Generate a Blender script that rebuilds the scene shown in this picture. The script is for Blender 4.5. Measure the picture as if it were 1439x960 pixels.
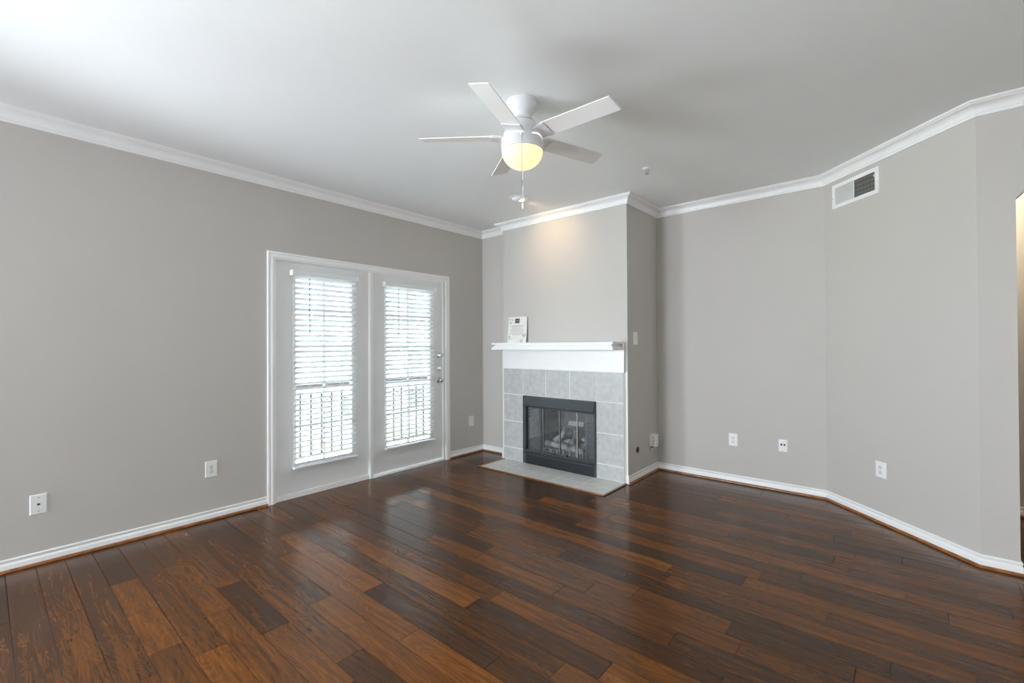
import bpy, bmesh, math, random
from mathutils import Vector, Matrix, noise as mnoise

# ------------------------------------------------------------------ clear
for o in list(bpy.data.objects):
    bpy.data.objects.remove(o, do_unlink=True)
SC = bpy.context.scene
COL = SC.collection
random.seed(7)
PI = math.pi

# ------------------------------------------------------------------ camera
CAM_H = 1.323
F = Vector((-0.6501999, 0.75972795, 0.00731581))
R = Vector((0.75971093, 0.65023797, -0.00546583))
U = Vector((0.00890956, -0.00200402, 0.9999583))
cam_d = bpy.data.cameras.new('camera')
cam_d.sensor_width = 36.0
cam_d.sensor_fit = 'HORIZONTAL'
cam_d.lens = 639.70 / 1439.0 * 36.0
cam_d.clip_start = 0.05
cam_d.clip_end = 300
cam = bpy.data.objects.new('camera', cam_d)
COL.objects.link(cam)
m = Matrix((R, U, -F)).transposed().to_4x4()
m.translation = Vector((0, 0, CAM_H))
cam.matrix_world = m
SC.camera = cam

# ------------------------------------------------------------------ colour management, sampling quality
SC.view_settings.view_transform = 'Standard'
SC.view_settings.look = 'None'
SC.view_settings.gamma = 1.0
SC.view_settings.use_curve_mapping = False
SC.view_settings.exposure = 0.12
SC.cycles.use_denoising = True
SC.cycles.max_bounces = 12
SC.cycles.diffuse_bounces = 8
SC.cycles.glossy_bounces = 5
SC.cycles.transparent_max_bounces = 16
SC.cycles.sample_clamp_indirect = 6.0
SC.cycles.caustics_reflective = False
SC.cycles.caustics_refractive = False

# ------------------------------------------------------------------ world: bright hazy overcast sky
SKY = 10.0
W = bpy.data.worlds.new('overcast_sky')
SC.world = W
W.use_nodes = True
wn = W.node_tree
bg = wn.nodes['Background']
wtc = wn.nodes.new('ShaderNodeTexCoord')
wno = wn.nodes.new('ShaderNodeTexNoise')
wno.inputs['Scale'].default_value = 1.5
wno.inputs['Detail'].default_value = 3
wra = wn.nodes.new('ShaderNodeValToRGB')
wra.color_ramp.elements[0].position = 0.3
wra.color_ramp.elements[0].color = (0.74, 0.88, 1.0, 1)
wra.color_ramp.elements[1].position = 0.7
wra.color_ramp.elements[1].color = (0.84, 0.94, 1.0, 1)
wn.links.new(wtc.outputs['Generated'], wno.inputs['Vector'])
wn.links.new(wno.outputs['Fac'], wra.inputs['Fac'])
wn.links.new(wra.outputs['Color'], bg.inputs['Color'])
bg.inputs['Strength'].default_value = SKY


def area(name, loc, direction, sx, sy, power=0, color=(1, 1, 1), portal=False):
    d = bpy.data.lights.new(name, 'AREA')
    d.shape = 'RECTANGLE'
    d.size, d.size_y = sx, sy
    d.energy = power
    d.color = color
    o = bpy.data.objects.new(name, d)
    COL.objects.link(o)
    o.location = loc
    o.rotation_euler = Vector(direction).to_track_quat('-Z', 'Z').to_euler()
    if portal:
        d.cycles.is_portal = True
    return o


# sampling portals for the sky through the glazing
area('door_portal', (-4.10, 2.09, 1.11), (1, 0, 0), 0.62, 1.72, portal=True)
area('door_portal', (-4.10, 3.01, 1.11), (1, 0, 0), 0.62, 1.72, portal=True)
# added fill lights at made-up windows beside and behind the camera
FILL_COL = (0.84, 0.915, 1.0)
area('fill_light', (-4.05, -1.25, 1.17), (1, 0, 0.6), 1.40, 2.05, 28, FILL_COL)
beam = area('fill_light', (-4.02, -0.62, 1.25), (1, 0.95, 0.0), 1.5, 0.75, 66, FILL_COL)
beam.data.spread = math.radians(110)  # added narrow fill, aimed to brighten the angled wall
area('fill_light', (-3.28, -5.15, 1.45), (0, 1, 0), 1.15, 1.65, 225, FILL_COL)
area('fill_light', (2.55, -1.7, 1.45), (-1, 0, 0), 0.85, 1.65, 64, FILL_COL)

# hazy sun, high over the balcony
sd = bpy.data.lights.new('sun', 'SUN')
sd.energy = 120.0
sd.angle = math.radians(4)
sd.color = (1.0, 0.97, 0.92)
so = bpy.data.objects.new('sun', sd)
COL.objects.link(so)
so.rotation_euler = Vector((0.44, -0.10, -0.89)).to_track_quat('-Z', 'Y').to_euler()

# ------------------------------------------------------------------ materials
class NT:
    def __init__(self, name):
        self.m = bpy.data.materials.new(name)
        self.m.use_nodes = True
        self.t = self.m.node_tree
        self.b = self.t.nodes['Principled BSDF']
        self.out = self.t.nodes['Material Output']

    def n(self, typ, **kw):
        nd = self.t.nodes.new(typ)
        for k, val in kw.items():
            if k in nd.inputs:
                nd.inputs[k].default_value = val
            else:
                setattr(nd, k, val)
        return nd

    def l(self, a, b):
        self.t.links.new(a, b)


def c4(c):
    return (c[0], c[1], c[2], 1.0)


def mat(name, col, rough=0.5, metal=0.0, var=0.06, nscale=8.0, bump=0.0, bscale=60.0, spec=0.5, emit=None, estr=0.0, detail=4, stretch=None, col2=None):
    k = NT(name)
    tc = k.n('ShaderNodeTexCoord')
    src = tc.outputs['Object']
    if stretch:
        mp = k.n('ShaderNodeMapping')
        mp.inputs['Scale'].default_value = stretch
        k.l(src, mp.inputs['Vector'])
        src = mp.outputs['Vector']
    no = k.n('ShaderNodeTexNoise', Scale=nscale, Detail=detail)
    k.l(src, no.inputs['Vector'])
    ra = k.n('ShaderNodeValToRGB')
    ra.color_ramp.elements[0].position = 0.3
    ra.color_ramp.elements[1].position = 0.7
    if col2 is None:
        a = [max(0, x * (1 - var)) for x in col]
        b = [min(1, x * (1 + var)) for x in col]
    else:
        a, b = col, col2
    ra.color_ramp.elements[0].color = c4(a)
    ra.color_ramp.elements[1].color = c4(b)
    k.l(no.outputs['Fac'], ra.inputs['Fac'])
    k.l(ra.outputs['Color'], k.b.inputs['Base Color'])
    k.b.inputs['Roughness'].default_value = rough
    k.b.inputs['Metallic'].default_value = metal
    k.b.inputs['Specular IOR Level'].default_value = spec
    if bump:
        n2 = k.n('ShaderNodeTexNoise', Scale=bscale, Detail=3)
        k.l(src, n2.inputs['Vector'])
        bp = k.n('ShaderNodeBump', Strength=bump, Distance=0.002)
        k.l(n2.outputs['Fac'], bp.inputs['Height'])
        k.l(bp.outputs['Normal'], k.b.inputs['Normal'])
    if emit:
        k.b.inputs['Emission Color'].default_value = c4(emit)
        k.b.inputs['Emission Strength'].default_value = estr
    return k.m


def glass_mat(name, tint=(1, 1, 1), ior=1.45, rough=0.0, dust=0.0):
    k = NT(name)
    k.t.nodes.remove(k.b)
    tr = k.n('ShaderNodeBsdfTransparent')
    tr.inputs['Color'].default_value = c4(tint)
    gl = k.n('ShaderNodeBsdfGlossy')
    gl.inputs['Roughness'].default_value = rough
    fr = k.n('ShaderNodeFresnel', IOR=ior)
    mx = k.n('ShaderNodeMixShader')
    k.l(fr.outputs['Fac'], mx.inputs['Fac'])
    k.l(tr.outputs['BSDF'], mx.inputs[1])
    k.l(gl.outputs['BSDF'], mx.inputs[2])
    last = mx
    if dust:
        df = k.n('ShaderNodeBsdfDiffuse')
        df.inputs['Color'].default_value = (0.6, 0.62, 0.63, 1)
        tc = k.n('ShaderNodeTexCoord')
        no = k.n('ShaderNodeTexNoise', Scale=5.0, Detail=5)
        k.l(tc.outputs['Object'], no.inputs['Vector'])
        mu = k.n('ShaderNodeMath', operation='MULTIPLY')
        mu.inputs[1].default_value = dust * 2
        k.l(no.outputs['Fac'], mu.inputs[0])
        m2 = k.n('ShaderNodeMixShader')
        k.l(mu.outputs[0], m2.inputs['Fac'])
        k.l(mx.outputs[0], m2.inputs[1])
        k.l(df.outputs['BSDF'], m2.inputs[2])
        last = m2
    k.l(last.outputs[0], k.out.inputs['Surface'])
    return k.m


M_WALL = mat('greige_wall_paint', (0.56, 0.532, 0.498), 0.65, var=0.012, nscale=2, bump=0.12, bscale=140, spec=0.3)
M_CEIL = mat('ceiling_paint', (0.87, 0.885, 0.88), 0.8, var=0.012, nscale=2, bump=0.2, bscale=90, spec=0.2)
M_TRIM = mat('white_trim_paint', (0.90, 0.90, 0.89), 0.35, var=0.015, nscale=6, bump=0.03, bscale=40)
M_DOOR = mat('white_door_paint', (0.80, 0.80, 0.79), 0.4, var=0.02, nscale=5, bump=0.04, bscale=30)
M_PLAST = mat('white_plastic', (0.88, 0.88, 0.87), 0.3, var=0.01)
M_IVORY = mat('ivory_plastic', (0.80, 0.80, 0.76), 0.35, var=0.01)
M_SLOT = mat('dark_slot', (0.02, 0.02, 0.02), 0.6)
M_SHOE = mat('stained_shoe_wood', (0.15, 0.055, 0.018), 0.3, nscale=6, stretch=(3, 3, 12), col2=(0.36, 0.14, 0.045))
M_SLAT = mat('blind_slat_white', (0.86, 0.88, 0.89), 0.45, var=0.01)
M_CORD = mat('blind_cord', (0.75, 0.76, 0.77), 0.7)
M_WAND = mat('smoked_wand', (0.25, 0.26, 0.27), 0.25)
M_GLASS = glass_mat('window_glass', (0.97, 0.985, 0.98))
M_FGLASS = glass_mat('firebox_glass', (0.93, 0.94, 0.95), ior=1.5, dust=0.05)
M_CHROME = mat('satin_nickel', (0.62, 0.61, 0.59), 0.25, metal=1.0)
M_STEEL = mat('brushed_steel', (0.5, 0.5, 0.5), 0.4, metal=1.0)
M_BLACK = mat('black_enamel_metal', (0.018, 0.020, 0.024), 0.38, var=0.1, spec=0.35)
M_BLACK2 = mat('charcoal_metal', (0.055, 0.062, 0.070), 0.35, var=0.1, spec=0.5)
M_FIREBRICK = mat('sooty_firebrick', (0.12, 0.12, 0.12), 0.9, nscale=10, col2=(0.27, 0.27, 0.265), bump=0.5, bscale=50)
M_LOG = mat('ceramic_log', (0.16, 0.15, 0.14), 0.9, nscale=14, col2=(0.80, 0.78, 0.75), bump=1.0, bscale=40, detail=8)
M_EMBER = mat('ember_wool', (0.20, 0.20, 0.20), 0.95, nscale=40, col2=(0.62, 0.61, 0.60), bump=1.0, bscale=90)
M_MESH = mat('fire_screen_mesh', (0.30, 0.31, 0.32), 0.5, nscale=60, var=0.3, metal=0.3)
M_PLATE = mat('bare_metal_plate', (0.70, 0.70, 0.70), 0.5)
M_TILE = mat('grey_ceramic_tile', (0.45, 0.46, 0.45), 0.4, nscale=18, col2=(0.57, 0.575, 0.56), bump=0.12, bscale=30, detail=10)
M_HTILE = mat('hearth_ceramic_tile', (0.60, 0.60, 0.565), 0.45, nscale=12, col2=(0.72, 0.715, 0.675), bump=0.1, bscale=30, detail=10)
M_GROUT = mat('pale_grout', (0.86, 0.86, 0.83), 0.9, nscale=30)
M_FANW = mat('white_fan_enamel', (0.70, 0.70, 0.70), 0.3, var=0.01)
M_BLADE = mat('white_fan_blade', (0.92, 0.91, 0.89), 0.5, var=0.01)
M_GLOBE = mat('frosted_lamp_glass', (0.35, 0.32, 0.27), 0.4, emit=(1.0, 0.73, 0.38), estr=1.1)
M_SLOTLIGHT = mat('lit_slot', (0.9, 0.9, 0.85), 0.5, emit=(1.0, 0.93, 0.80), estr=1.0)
M_BULB = mat('lamp_bulb', (0.9, 0.8, 0.6), 0.4, emit=(1.0, 0.80, 0.50), estr=6.0)
M_CARD = mat('card_stock', (0.82, 0.80, 0.76), 0.7, var=0.02)
M_INK = mat('grey_ink', (0.45, 0.44, 0.42), 0.8)
M_INKD = mat('dark_ink', (0.10, 0.095, 0.09), 0.8)
M_INKP = mat('pale_leaf_ink', (0.55, 0.54, 0.52), 0.8, nscale=80, var=0.15)
M_IRON = mat('black_iron_paint', (0.015, 0.016, 0.018), 0.7, spec=0.1)
M_DECK = mat('balcony_concrete', (0.70, 0.70, 0.69), 0.9, nscale=5, var=0.1, bump=0.3)
M_LAWN = mat('lawn_green', (0.22, 0.25, 0.12), 0.95, nscale=0.4, col2=(0.38, 0.40, 0.24), detail=8)
M_PAVE = mat('pale_concrete', (0.52, 0.52, 0.50), 0.9, nscale=0.6, var=0.12)
M_LEAF = mat('tree_leaves', (0.05, 0.10, 0.03), 0.8, nscale=3, col2=(0.14, 0.2, 0.07), bump=1, bscale=8)
M_BARK = mat('tree_bark', (0.12, 0.09, 0.06), 0.9)
M_EXTW = mat('pale_siding', (0.78, 0.77, 0.74), 0.8, nscale=2)
M_ROOF = mat('grey_shingle', (0.12, 0.12, 0.12), 0.9, nscale=12, var=0.4)


def floor_mat():
    k = NT('hickory_planks')
    geo = k.n('ShaderNodeNewGeometry')
    tc = k.n('ShaderNodeTexCoord')
    rnd = geo.outputs['Random Per Island']
    # offset of the grain for every plank
    sc = k.n('ShaderNodeMath', operation='MULTIPLY')
    sc.inputs[1].default_value = 61.7
    k.l(rnd, sc.inputs[0])
    cmb = k.n('ShaderNodeCombineXYZ')
    k.l(sc.outputs[0], cmb.inputs['X'])
    k.l(sc.outputs[0], cmb.inputs['Z'])
    add = k.n('ShaderNodeVectorMath', operation='ADD')
    k.l(tc.outputs['Object'], add.inputs[0])
    k.l(cmb.outputs[0], add.inputs[1])
    mp = k.n('ShaderNodeMapping')
    mp.inputs['Scale'].default_value = (0.9, 13.0, 1.0)
    k.l(add.outputs[0], mp.inputs['Vector'])
    g1 = k.n('ShaderNodeTexNoise', Scale=1.6, Detail=7, Roughness=0.62, Distortion=1.6)
    k.l(mp.outputs[0], g1.inputs['Vector'])
    mp2 = k.n('ShaderNodeMapping')
    mp2.inputs['Scale'].default_value = (4.0, 70.0, 1.0)
    k.l(add.outputs[0], mp2.inputs['Vector'])
    g2 = k.n('ShaderNodeTexNoise', Scale=2.0, Detail=5, Roughness=0.7, Distortion=0.6)
    k.l(mp2.outputs[0], g2.inputs['Vector'])
    # cathedral rings
    mp3 = k.n('ShaderNodeMapping')
    mp3.inputs['Scale'].default_value = (1.0, 7.0, 1.0)
    k.l(add.outputs[0], mp3.inputs['Vector'])
    g3 = k.n('ShaderNodeTexNoise', Scale=1.1, Detail=2, Roughness=0.5, Distortion=0.8)
    k.l(mp3.outputs[0], g3.inputs['Vector'])
    ring = k.n('ShaderNodeMath', operation='MULTIPLY')
    ring.inputs[1].default_value = 150.0
    k.l(g3.outputs['Fac'], ring.inputs[0])
    sn = k.n('ShaderNodeMath', operation='SINE')
    k.l(ring.outputs[0], sn.inputs[0])
    # tone = plank random + grain
    tone = k.n('ShaderNodeMath', operation='MULTIPLY_ADD')
    tone.inputs[1].default_value = 0.38
    tone.inputs[2].default_value = 0.0
    k.l(rnd, tone.inputs[0])
    t2 = k.n('ShaderNodeMath', operation='MULTIPLY_ADD')
    t2.inputs[1].default_value = 0.75
    k.l(g1.outputs['Fac'], t2.inputs[0])
    k.l(tone.outputs[0], t2.inputs[2])
    t3 = k.n('ShaderNodeMath', operation='MULTIPLY_ADD')
    t3.inputs[1].default_value = 0.42
    k.l(g2.outputs['Fac'], t3.inputs[0])
    k.l(t2.outputs[0], t3.inputs[2])
    t4 = k.n('ShaderNodeMath', operation='MULTIPLY_ADD')
    t4.inputs[1].default_value = 0.055
    k.l(sn.outputs[0], t4.inputs[0])
    k.l(t3.outputs[0], t4.inputs[2])
    t5 = k.n('ShaderNodeMath', operation='SUBTRACT')
    t5.inputs[1].default_value = 0.28
    k.l(t4.outputs[0], t5.inputs[0])
    ra = k.n('ShaderNodeValToRGB')
    cr = ra.color_ramp
    cr.elements[0].position = 0.05
    cr.elements[0].color = (0.020, 0.012, 0.008, 1)
    cr.elements[1].position = 0.95
    cr.elements[1].color = (0.235, 0.082, 0.012, 1)
    e = cr.elements.new(0.35)
    e.color = (0.050, 0.019, 0.006, 1)
    e = cr.elements.new(0.62)
    e.color = (0.122, 0.040, 0.006, 1)
    k.l(t5.outputs[0], ra.inputs['Fac'])
    k.l(ra.outputs['Color'], k.b.inputs['Base Color'])
    # roughness and hand-scraped relief
    rr = k.n('ShaderNodeMapRange')
    rr.inputs['To Min'].default_value = 0.17
    rr.inputs['To Max'].default_value = 0.27
    k.l(g1.outputs['Fac'], rr.inputs['Value'])
    k.l(rr.outputs[0], k.b.inputs['Roughness'])
    mp4 = k.n('ShaderNodeMapping')
    mp4.inputs['Scale'].default_value = (2.5, 14.0, 1.0)
    k.l(add.outputs[0], mp4.inputs['Vector'])
    g4 = k.n('ShaderNodeTexNoise', Scale=1.4, Detail=2)
    k.l(mp4.outputs[0], g4.inputs['Vector'])
    h = k.n('ShaderNodeMath', operation='MULTIPLY_ADD')
    h.inputs[1].default_value = 0.12
    k.l(g2.outputs['Fac'], h.inputs[0])
    k.l(g4.outputs['Fac'], h.inputs[2])
    bp = k.n('ShaderNodeBump', Strength=0.35, Distance=0.004)
    k.l(h.outputs[0], bp.inputs['Height'])
    k.l(bp.outputs['Normal'], k.b.inputs['Normal'])
    k.b.inputs['Specular IOR Level'].default_value = 0.32
    return k.m


M_FLOOR = floor_mat()
M_SUBFLOOR = mat('dark_seam', (0.012, 0.008, 0.006), 0.8)


# ------------------------------------------------------------------ mesh helpers
class MB:
    def __init__(self):
        self.v, self.f = [], []

    def add(self, vs, fs):
        o = len(self.v)
        self.v += [tuple(p) for p in vs]
        self.f += [tuple(i + o for i in f) for f in fs]
        return self

    def box(self, x0, x1, y0, y1, z0, z1, M=None):
        vs = [Vector((x, y, z)) for z in (z0, z1) for y in (y0, y1) for x in (x0, x1)]
        if M is not None:
            vs = [M @ p for p in vs]
        return self.add(vs, [(0, 2, 3, 1), (4, 5, 7, 6), (0, 1, 5, 4), (2, 6, 7, 3), (0, 4, 6, 2), (1, 3, 7, 5)])

    def prism(self, poly, h0, h1, axis='z', M=None):
        """poly of 2D points extruded between h0 and h1 along an axis (x: poly=(y,z), y: poly=(x,z), z: poly=(x,y))"""
        n = len(poly)

        def P(p, h):
            if axis == 'z':
                q = Vector((p[0], p[1], h))
            elif axis == 'y':
                q = Vector((p[0], h, p[1]))
            else:
                q = Vector((h, p[0], p[1]))
            return M @ q if M is not None else q
        vs = [P(p, h0) for p in poly] + [P(p, h1) for p in poly]
        fs = [tuple(range(n))[::-1], tuple(range(n, 2 * n))] + [(i, (i + 1) % n, n + (i + 1) % n, n + i) for i in range(n)]
        return self.add(vs, fs)

    def lathe(self, prof, seg=48, M=None, cap=True, a0=0.0, a1=2 * PI):
        full = abs(a1 - a0 - 2 * PI) < 1e-6
        ns = seg if full else seg + 1
        vs, fs = [], []
        for r, z in prof:
            for i in range(ns):
                a = a0 + (a1 - a0) * i / seg
                p = Vector((r * math.cos(a), r * math.sin(a), z))
                vs.append(M @ p if M is not None else p)
        for j in range(len(prof) - 1):
            for i in range(seg):
                i2 = (i + 1) % ns
                fs.append((j * ns + i, j * ns + i2, (j + 1) * ns + i2, (j + 1) * ns + i))
        if cap and full:
            if prof[0][0] > 1e-6:
                fs.append(tuple(range(ns))[::-1])
            if prof[-1][0] > 1e-6:
                fs.append(tuple((len(prof) - 1) * ns + i for i in range(ns)))
        return self.add(vs, fs)

    def tube(self, pts, r, seg=8, closed=False):
        pts = [Vector(p) for p in pts]
        rs = r if isinstance(r, (list, tuple)) else [r] * len(pts)
        vs, fs = [], []
        n = len(pts)
        up = None
        for i, p in enumerate(pts):
            if closed:
                t = (pts[(i + 1) % n] - pts[i - 1]).normalized()
            else:
                t = (pts[min(i + 1, n - 1)] - pts[max(i - 1, 0)]).normalized()
            if up is None:
                up = Vector((0, 0, 1)) if abs(t.z) < 0.9 else Vector((1, 0, 0))
            a = t.cross(up).normalized()
            b = a.cross(t).normalized()
            up = b
            for q in range(seg):
                an = 2 * PI * q / seg
                vs.append(p + (a * math.cos(an) + b * math.sin(an)) * rs[i])
        for i in range(n if closed else n - 1):
            j = (i + 1) % n
            for q in range(seg):
                q2 = (q + 1) % seg
                fs.append((i * seg + q, i * seg + q2, j * seg + q2, j * seg + q))
        if not closed:
            fs.append(tuple(range(seg))[::-1])
            fs.append(tuple((n - 1) * seg + q for q in range(seg)))
        return self.add(vs, fs)

    def build(self, name, m, parent=None, smooth=None, bevel=0.0, kind=None):
        me = bpy.data.meshes.new(name)
        me.from_pydata(self.v, [], self.f)
        bm = bmesh.new()
        bm.from_mesh(me)
        bmesh.ops.recalc_face_normals(bm, faces=bm.faces)
        bm.to_mesh(me)
        bm.free()
        me.materials.append(m)
        if smooth is not None:
            for p in me.polygons:
                p.use_smooth = True
            me.set_sharp_from_angle(angle=math.radians(smooth))
        o = bpy.data.objects.new(name, me)
        COL.objects.link(o)
        if parent is not None:
            o.parent = parent
        if bevel:
            b = o.modifiers.new('bevel', 'BEVEL')
            b.width = bevel
            b.segments = 2
            b.limit_method = 'ANGLE'
        if kind:
            o['kind'] = kind
        return o


def tag(o, label, cat, group=None):
    o['label'] = label
    o['category'] = cat
    if group:
        o['group'] = group
    return o


def thing(name, label, cat, loc=(0, 0, 0), rz=0.0, group=None):
    o = bpy.data.objects.new(name, None)
    o.empty_display_size = 0.1
    COL.objects.link(o)
    o.location = loc
    o.rotation_euler = (0, 0, math.radians(rz))
    return tag(o, label, cat, group)


def struct_empty(name, loc=(0, 0, 0), rz=0.0):
    o = bpy.data.objects.new(name, None)
    COL.objects.link(o)
    o.location = loc
    o.rotation_euler = (0, 0, math.radians(rz))
    o['kind'] = 'structure'
    return o


# ------------------------------------------------------------------ room plan
XL = -4.016            # inner face of the left (door) wall
YA = 4.1225            # alcove between door wall and chimney breast
CX0, CX1 = -3.549, -1.974
YF = 3.9905            # chimney breast front
YB = 4.672             # far wall
EX = -0.489            # far wall / angled wall
GX, GY = 0.3454, 3.8379  # angled wall / right wall
XR, YBACK = 2.6, -5.2
H = 2.74
WT = 0.12
ZC = 2.6576
PLAN = [(XL, YBACK), (XL, YA), (CX0, YA), (CX0, YF), (CX1, YF), (CX1, YB), (EX, YB), (GX, GY), (XR, GY), (XR, YBACK)]
# clockwise seen from above: room lies on the right-hand side of each segment


def offset_pts(pts, d, closed=True):
    """offset to the RIGHT (towards the room) by d, mitred"""
    n = len(pts)
    res = []
    for i in range(n):
        p = Vector(pts[i])
        ds = []
        if closed or i > 0:
            ds.append((p - Vector(pts[i - 1])).normalized())
        if closed or i < n - 1:
            ds.append((Vector(pts[(i + 1) % n]) - p).normalized())
        ns = [Vector((q.y, -q.x)) for q in ds]
        if len(ns) == 1:
            res.append(p + ns[0] * d)
        else:
            b = (ns[0] + ns[1])
            b = b / b.dot(ns[0])
            res.append(p + b * d)
    return res


OUTER = offset_pts(PLAN, -WT)


def wall(i, name, holes=(), mats=M_WALL):
    """holes: (u0,u1,z0,z1) measured along the segment"""
    a, b = Vector(PLAN[i]), Vector(PLAN[(i + 1) % len(PLAN)])
    ao, bo = OUTER[i], OUTER[(i + 1) % len(PLAN)]
    d = (b - a).normalized()
    nrm = Vector((-d.y, d.x))    # outward
    mb = MB()
    top = H + 0.02
    if not holes:
        mb.prism([a, b, bo, ao], -0.02, top)
    else:
        hs = sorted(holes)
        pos, pa, qa = 0.0, a, ao
        for u0, u1, z0, z1 in hs:
            p0, p1 = a + d * u0, a + d * u1
            q0, q1 = p0 + nrm * WT, p1 + nrm * WT
            mb.prism([pa, p0, q0, qa], -0.02, top)
            if z0 > 0:
                mb.prism([p0, p1, q1, q0], -0.02, z0)
            mb.prism([p0, p1, q1, q0], z1, top)
            pa, qa = p1, q1
        mb.prism([pa, b, bo, qa], -0.02, top)
    return mb


W20, W21, W2Z0, W2Z1 = -2.3, -0.2, 0.25, 2.10   # added window for fill light, beside the camera, out of the frame
DY0, DY1, DZ1 = 1.612, 3.485, 2.068   # rough opening of the patio doors
wall(0, 'wl', [(DY0 - YBACK, DY1 - YBACK, 0, DZ1), (W20 - YBACK, W21 - YBACK, W2Z0, W2Z1)]).build('wall_left', M_WALL, kind='structure')
wall(1, 'wa').build('wall_alcove', M_WALL, kind='structure')
w = wall(2, 'wc')                      # chimney breast: left cheek, front with firebox hole, right cheek
FB0, FB1, FBZ = -3.225, -2.325, 0.74
t = wall(3, 'wc', [(FB0 - CX0, FB1 - CX0, 0, FBZ)])
w.add(t.v, t.f)
t = wall(4, 'wc')
w.add(t.v, t.f)
w.build('wall_chimney', M_WALL, kind='structure')
wall(5, 'wf').build('wall_far', M_WALL, kind='structure')
wall(6, 'wg').build('wall_angled', M_WALL, kind='structure')
# right wall with clipped-corner opening to the hallway
OX0, OX1, OZ, OC = 0.502, 1.70, 2.30, 0.155
w = wall(7, 'wr', [(OX0 - GX, OX1 - GX, 0, OZ)])
w.prism([(OX0, OZ - OC), (OX0 + OC, OZ), (OX0, OZ)], GY, GY + WT, axis='y')
w.prism([(OX1, OZ - OC), (OX1, OZ), (OX1 - OC, OZ)], GY, GY + WT, axis='y')
w.build('wall_right', M_WALL, kind='structure')
BW0, BW1, BZ0, BZ1 = -3.88, -2.68, 0.6, 2.3
SW0, SW1 = -2.15, -1.25
wall(8, 'ws', [(GY - SW1, GY - SW0, BZ0, BZ1)]).build('wall_side', M_WALL, kind='structure')
wall(9, 'wb', [(XR - BW1, XR - BW0, BZ0, BZ1)]).build('wall_back', M_WALL, kind='structure')

# hallway behind the opening: runs at 45 degrees, parallel to the angled wall
HS = 5.81   # X+Y of the hallway wall
mb = MB()
mb.prism([(-1.3, HS + 1.3), (HS - (GY + WT) + 0.1, GY + WT - 0.1), (HS - (GY + WT) + 0.3, GY + WT - 0.1), (-1.1, HS + 1.3)], -0.02, H + 0.02)
mb.prism([(-2.3, 5.9), (-0.9, 7.3), (-1.0, 7.4), (-2.4, 6.0)], -0.02, H + 0.02)
mb.prism([(-2.4, 6.05), (-0.50, YB + WT - 0.03), (-0.45, YB + WT), (-2.35, 6.1)], -0.02, H + 0.02)
mb.build('wall_hall', M_WALL, kind='structure')

# ceiling slab
MB().box(XL - WT, XR + WT, YBACK - WT, 7.5, H, H + 0.1).build('ceiling', M_CEIL, kind='structure')

# ------------------------------------------------------------------ plank floor
fl = MB()
PW = 0.1245
y = YBACK - 0.1
row = 0
y0 = 0.2205 - PW * 28
while y0 < 7.4:
    x = XL - 0.1 - random.random() * 1.2
    while x < XR + 0.1:
        L = random.choice((0.46, 0.61, 0.76, 0.92, 1.07, 1.22)) * random.uniform(0.95, 1.05)
        xa, xb = max(x, XL - 0.12), min(x + L, XR + 0.12)
        if xb - xa > 0.02 and not (y0 > GY + 0.3 and xb < -2.6):
            e, g, zt = 0.0003, 0.0010, random.uniform(-0.0006, 0.0)
            tl = random.uniform(-0.0005, 0.0005)
            a = [(xa + g, y0 + g), (xb - g, y0 + g), (xb - g, y0 + PW - g), (xa + g, y0 + PW - g)]
            bq = [(xa + g + e, y0 + g + e), (xb - g - e, y0 + g + e), (xb - g - e, y0 + PW - g - e), (xa + g + e, y0 + PW - g - e)]
            vs = [(p[0], p[1], -0.0045) for p in a] + [(p[0], p[1], -0.0010 + zt + (tl if k in (0, 1) else -tl)) for k, p in enumerate(bq)]
            fl.add(vs, [(4, 5, 6, 7)] + [(k, (k + 1) % 4, 4 + (k + 1) % 4, 4 + k) for k in range(4)])
        x += L
    y0 += PW
fl_o = fl.build('floor', M_FLOOR, kind='structure')
MB().box(XL - WT, XR + WT, YBACK - WT, 7.45, -0.06, -0.0035).build('subfloor', M_SUBFLOOR, parent=fl_o)


# ------------------------------------------------------------------ swept mouldings
def sweep(mb, pts, i0, i1, prof, closed=False, cap0=False, cap1=False):
    """strip of a profile [(d,z)] along segments i0..i1 of a plan polyline, mitred at every joint"""
    n = len(pts)
    offs = {}
    for d, z in prof:
        if d not in offs:
            offs[d] = offset_pts(pts, d, closed)
    idx = [i % n for i in range(i0, i1 + 2)]
    base = len(mb.v)
    k = len(prof)
    for i in idx:
        for d, z in prof:
            p = offs[d][i]
            mb.v.append((p.x, p.y, z))
    for s in range(len(idx) - 1):
        for j in range(k - 1):
            a = base + s * k + j
            mb.f.append((a, a + 1, a + k + 1, a + k))
    if cap0:
        mb.f.append(tuple(base + j for j in range(k)))
    if cap1:
        mb.f.append(tuple(base + (len(idx) - 1) * k + j for j in range(k))[::-1])
    return mb


HB = 0.075
P_BASE = [(0.0, HB), (0.005, HB), (0.0085, HB - 0.003), (0.0095, HB - 0.008), (0.0085, HB - 0.013), (0.0055, HB - 0.017), (0.0050, HB - 0.024),
          (0.0080, HB - 0.029), (0.0115, HB - 0.031), (0.0130, HB - 0.036), (0.0130, 0.0), (0.0, 0.0)]
P_SHOE = [(0.0128, 0.0165), (0.0170, 0.0165), (0.0215, 0.0140), (0.0245, 0.0100), (0.0255, 0.0050), (0.0255, 0.0), (0.0128, 0.0)]
cz = ZC
P_CROWN = [(0.0, cz), (0.010, cz), (0.0125, cz + 0.004), (0.0125, cz + 0.009), (0.009, cz + 0.013), (0.010, cz + 0.016), (0.0145, cz + 0.018), (0.0155, cz + 0.022)]
for q in range(0, 9):
    a = q / 8 * PI / 2
    P_CROWN.append((0.0165 + 0.042 * (1 - math.cos(a)), cz + 0.024 + 0.038 * math.sin(a)))
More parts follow.
